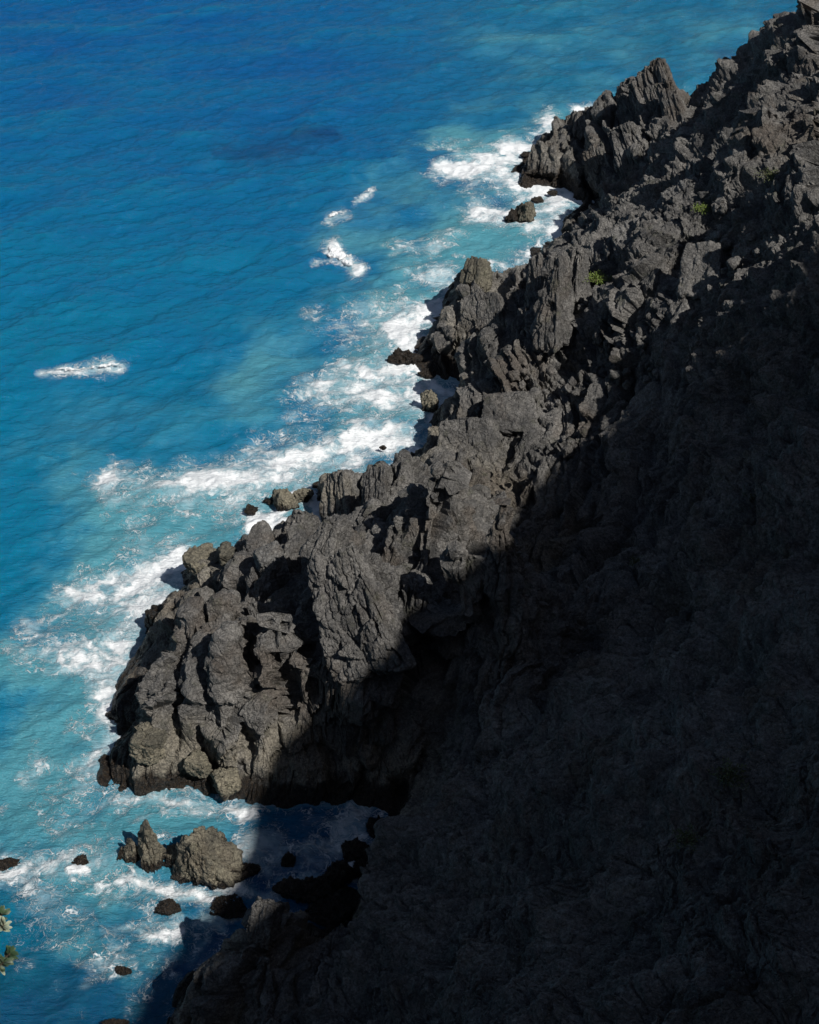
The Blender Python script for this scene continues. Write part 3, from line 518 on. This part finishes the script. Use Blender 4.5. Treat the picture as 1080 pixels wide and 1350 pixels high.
# breaking waves
gf = N('wave_foam'); gf._in(gf.b.inputs['Base Color'], (0.82, 0.85, 0.87, 1)); gf.b.inputs['Roughness'].default_value = 0.9
gf.l(gf.bump(gf.noise(gf.P, 3.0, 8, 0.75), 0.3), gf.b.inputs['Normal']); gf._in(gf.b.inputs['Alpha'], gf.ss(gf.math('ADD', gf.noise(gf.scale(gf.P, (0.7, 1.3, 1)), 2.2, 8, 0.7), gf.math('MULTIPLY', gf.z(), 0.7)), 0.62, 0.80)); M_foam = gf.m
def wave(line, wid, hgt, label, seed):
    P_ = np.array([at(u, v)[:2] for u, v in line]); L_ = np.concatenate([[0], np.cumsum(np.hypot(*np.diff(P_, axis=0).T))])
    ns, nw = 260, 70; hgt *= 0.5; s_ = np.linspace(0, L_[-1], ns); cx = np.interp(s_, L_, P_[:, 0]); cy = np.interp(s_, L_, P_[:, 1]); K_ = np.hanning(41); K_ /= K_.sum()
    cx = np.convolve(np.pad(cx, 20, 'edge'), K_, 'valid'); cy = np.convolve(np.pad(cy, 20, 'edge'), K_, 'valid'); tx = np.gradient(cx); ty = np.gradient(cy); q = np.hypot(tx, ty) + 1e-9; tx /= q; ty /= q
    a = np.linspace(-1, 1, nw); t_ = s_ / L_[-1]; env = np.sin(np.pi * np.clip(t_, 0.001, 0.999)) ** 0.6
    w_ = wid * env + 0.02; offs = a[None, :] * w_[:, None] * np.where(a < 0, 0.5, 1.5)[None, :]
    x_ = cx[:, None] - ty[:, None] * offs; y_ = cy[:, None] + tx[:, None] * offs; pr = np.exp(-(a * 1.6) ** 2) - 0.08
    z_ = hgt * env[:, None] * pr[None, :]; V_ = np.stack([x_, y_, z_], 2).reshape(-1, 3)
    n1 = tex3(V_ * np.array([1, 1, 0]) + seed, 11, 1); n2 = tex3(V_ * np.array([1, 1, 0]) + seed * 7, 3.5, 1)
    V_[:, 2] += hgt * (0.22 * n1 + 0.13 * n2) * np.repeat(env, nw) + 0.02 - 0.12 * hgt
    V_[:, 2] = np.where(V_[:, 2] < 0.12, V_[:, 2] * 3 - 0.4, V_[:, 2]); c = np.array([cx.mean(), cy.mean(), 0]); V_ = V_ - c
    put('breaking_wave', V_, quads(ns, nw), M_foam, tuple(c), label, 'breaking wave', 'small waves breaking off the rocks')
wave([(58,488),(95,490),(130,485),(160,482),(174,488)], 0.8, 1.0, 'thin white wave crest breaking alone near the left edge', 1)
wave([(434,322),(440,338),(455,348),(470,354)], 2.0, 1.5, 'brightest tumbling white wave off the middle headland', 2)
wave([(432,291),(446,282),(458,280)], 1.0, 0.9, 'small white wave crest just above the brightest one', 3)
wave([(474,268),(484,256),(491,246)], 0.6, 0.6, 'smallest curved white crest nearest the upper bay', 4)
# plants
gl = N('leaf_green'); n_ = gl.noise(gl.P, 3.0, 3); gl.l(gl.mix(n_, (0.07, 0.12, 0.02), (0.17, 0.22, 0.04)), gl.b.inputs['Base Color']); gl.b.inputs['Roughness'].default_value = 0.6; M_leaf = gl.m
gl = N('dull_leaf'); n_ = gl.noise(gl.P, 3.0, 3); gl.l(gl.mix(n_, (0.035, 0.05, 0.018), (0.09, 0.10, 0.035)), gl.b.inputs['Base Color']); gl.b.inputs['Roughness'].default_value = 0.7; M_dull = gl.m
gl = N('pale_leaf'); n_ = gl.noise(gl.P, 9.0, 3); gl.l(gl.mix(gl.ss(n_, 0.45, 0.68), (0.035, 0.065, 0.03), (0.30, 0.34, 0.25)), gl.b.inputs['Base Color']); gl.b.inputs['Roughness'].default_value = 0.4; M_pale = gl.m
gl = N('bark'); gl._in(gl.b.inputs['Base Color'], (0.09, 0.065, 0.045, 1)); gl.b.inputs['Roughness'].default_value = 0.9; M_bark = gl.m
def leaf(base_, dir_, up_, ln, wd):
    d_ = dir_ / np.linalg.norm(dir_); s_ = np.cross(d_, up_); s_ /= np.linalg.norm(s_) + 1e-9; n_ = np.cross(s_, d_); V_ = []
    for t, w_ in ((0, 0.12), (0.35, 0.7), (0.7, 1.0), (0.92, 0.6), (1.0, 0.12)):
        c = base_ + d_ * ln * t - n_ * ln * 0.22 * t * t
        V_ += [c - s_ * wd * w_ + n_ * wd * 0.35 * w_, c, c + s_ * wd * w_ + n_ * wd * 0.35 * w_]
    F_ = []
    for k in range(4):
        b_ = k * 3; F_ += [[b_, b_ + 1, b_ + 4, b_ + 3], [b_ + 1, b_ + 2, b_ + 5, b_ + 4]]
    return V_, F_
def shrub(u, v, rad, n, label, seed, m, ln, flat=0.6):
    r = np.random.default_rng(seed); c = on_land(u, v); c = c - ray(u, v) * 1.2; c[2] -= 0.2; V_, F_ = [], []
    stems, sf = [], []
    for k in range(n):
        dr = r.standard_normal(3); dr[2] = abs(dr[2]) + 0.15; dr /= np.linalg.norm(dr); rr_ = rad * r.uniform(0.35, 1.0) * (1 + 0.35 * math.sin(5 * math.atan2(dr[1], dr[0]) + seed)); b_ = dr * rr_ * np.array([1, 1, flat])
        a_, f_ = leaf(b_, dr + r.standard_normal(3) * 0.7, r.standard_normal(3), ln * r.uniform(0.6, 1.3), ln * 0.28); o_ = len(V_); V_ += a_; F_ += [[q + o_ for q in g_] for g_ in f_]
    e = bpy.data.objects.new('shrub', None); C.objects.link(e); e.location = tuple(c); e['label'] = label; e['category'] = 'shrub'; e['group'] = 'small plants on the cliff'
    link('foliage', mesh_from('foliage', np.array(V_), np.array(F_), False), m, e)
    for k in range(9):
        a_ = r.uniform(0, 6.28); tip = np.array([math.cos(a_) * rad * 0.6, math.sin(a_) * rad * 0.6, rad * flat * 0.8]); o_ = len(stems)
        for q, w_ in ((np.array([0, 0, -0.4]), 0.05), (tip, 0.015)):
            for j in range(4): stems.append(q + w_ * np.array([math.cos(j * 1.57), math.sin(j * 1.57), 0]))
        for j in range(4): sf.append([o_ + j, o_ + (j + 1) % 4, o_ + 4 + (j + 1) % 4, o_ + 4 + j])
    link('stem', mesh_from('stem', np.array(stems), np.array(sf)), M_bark, e)
shrub(806,388,1.25,900,'bright green shrub growing on the slope behind the middle headland',1,M_leaf,0.22,0.8)
shrub(785,366,1.9,700,'low yellowish green mat of plants up and left of the bright green shrub',2,M_leaf,0.16,0.3)
shrub(925,275,1.2,350,'thin green tuft right of the pale slab high on the slope',3,M_leaf,0.18,0.5)
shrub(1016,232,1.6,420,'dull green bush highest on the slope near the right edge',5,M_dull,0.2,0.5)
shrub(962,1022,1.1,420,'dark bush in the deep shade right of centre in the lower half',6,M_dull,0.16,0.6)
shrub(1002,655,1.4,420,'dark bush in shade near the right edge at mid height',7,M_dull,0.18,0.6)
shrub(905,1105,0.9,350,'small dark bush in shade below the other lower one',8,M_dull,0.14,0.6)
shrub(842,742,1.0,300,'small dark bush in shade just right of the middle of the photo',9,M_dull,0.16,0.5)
# the branch tips of a bush close to the viewer at the left edge
ec = np.array([-3.5, 3.9, 0.0]); ec[2] = float(H(ec[0], ec[1])); e = bpy.data.objects.new('leafy_bush', None); C.objects.link(e); e.location = tuple(ec)
e['label'] = 'leafy bush with pale leaf rosettes poking in at the lower left edge'; e['category'] = 'bush'
def tube(pts_, r0, r1):
    V_, F_ = [], []; pts_ = np.array(pts_); k = len(pts_)
    for i, p in enumerate(pts_):
        t = pts_[min(i + 1, k - 1)] - pts_[max(i - 1, 0)]; t /= np.linalg.norm(t); a = np.cross(t, [0.3, 0.2, 0.9]); a /= np.linalg.norm(a); b = np.cross(t, a); r_ = r0 + (r1 - r0) * i / (k - 1)
        for j in range(7): V_.append(p + r_ * (a * math.cos(j * 0.8976) + b * math.sin(j * 0.8976)))
    for i in range(k - 1):
        for j in range(7): F_.append([i * 7 + j, i * 7 + (j + 1) % 7, i * 7 + 7 + (j + 1) % 7, i * 7 + 7 + j])
    return V_, F_
rb = np.random.default_rng(4)
tips = [(6, 1218, 6.1), (3, 1205, 6.2), (14, 1256, 5.9), (5, 1268, 5.85), (-30, 1240, 5.9), (-60, 1200, 6.0), (-55, 1280, 5.7), (-90, 1240, 5.8), (-120, 1190, 6.0), (-110, 1290, 5.6), (-150, 1240, 5.7)]
for k, (u, v, t) in enumerate(tips):
    tip = CAM + ray(u, v) / np.linalg.norm(ray(u, v)) * t * 1.0 - ec; mid = tip * 0.55 + np.array([-0.1, 0.05, 0.25]) * (1 if k < 5 else 0.6)
    path = [(1 - s_) ** 2 * np.zeros(3) + 2 * s_ * (1 - s_) * mid + s_ * s_ * tip for s_ in np.linspace(0, 1, 14)]
    a_, f_ = tube(path, 0.02, 0.004); br = link('branch', mesh_from('branch', np.array(a_), np.array(f_)), M_bark, e)
    V_, F_ = [], []; td = path[-1] - path[-3]; td /= np.linalg.norm(td)
    for j in range(22):
        s_ = 1 - 0.10 * (j / 34) ** 1.2; b_ = path[-1] + td * (-0.10) * (j / 34); rd = rb.standard_normal(3); rd -= td * (rd @ td); rd /= np.linalg.norm(rd)
        g_, h_ = leaf(b_, rd * (0.35 + 0.9 * j / 34) + td * (1 - 0.6 * j / 34), td, rb.uniform(0.03, 0.05), 0.008); o_ = len(V_); V_ += g_; F_ += [[q + o_ for q in x_] for x_ in h_]
    link('leaves', mesh_from('leaves', np.array(V_), np.array(F_)), M_pale, br, kind='stuff')
# ------------------------------------------------------------------ camera, sun, sky
cam = bpy.data.cameras.new('camera'); co = bpy.data.objects.new('camera', cam); C.objects.link(co); sc.camera = co
cam.sensor_fit = 'VERTICAL'; cam.sensor_height = 24; cam.lens = 12 / math.tan(radians(20.0)); cam.clip_start = 0.1; cam.clip_end = 20000
co.location = CAM; co.rotation_euler = (radians(90) - PITCH, 0, 0)
sl = bpy.data.lights.new('sun', 'SUN'); so = bpy.data.objects.new('sun', sl); C.objects.link(so); sl.energy = 5.0; sl.angle = radians(0.5); sl.color = (1.0, 0.95, 0.88)
import mathutils
so.rotation_euler = mathutils.Vector(tuple(SUN)).to_track_quat('Z', 'Y').to_euler()
w = bpy.data.worlds.new('World'); sc.world = w; w.use_nodes = True; nt = w.node_tree
sk = nt.nodes.new('ShaderNodeTexSky'); sk.sky_type = 'NISHITA'; sk.sun_disc = False; sk.sun_elevation = math.asin(SUN[2]); sk.sun_rotation = math.atan2(SUN[0], SUN[1])
nt.links.new(sk.outputs[0], nt.nodes['Background'].inputs[0]); nt.nodes['Background'].inputs[1].default_value = 0.05
sc.view_settings.view_transform = 'Standard'; sc.view_settings.look = 'None'; sc.view_settings.exposure = 0; sc.view_settings.gamma = 1
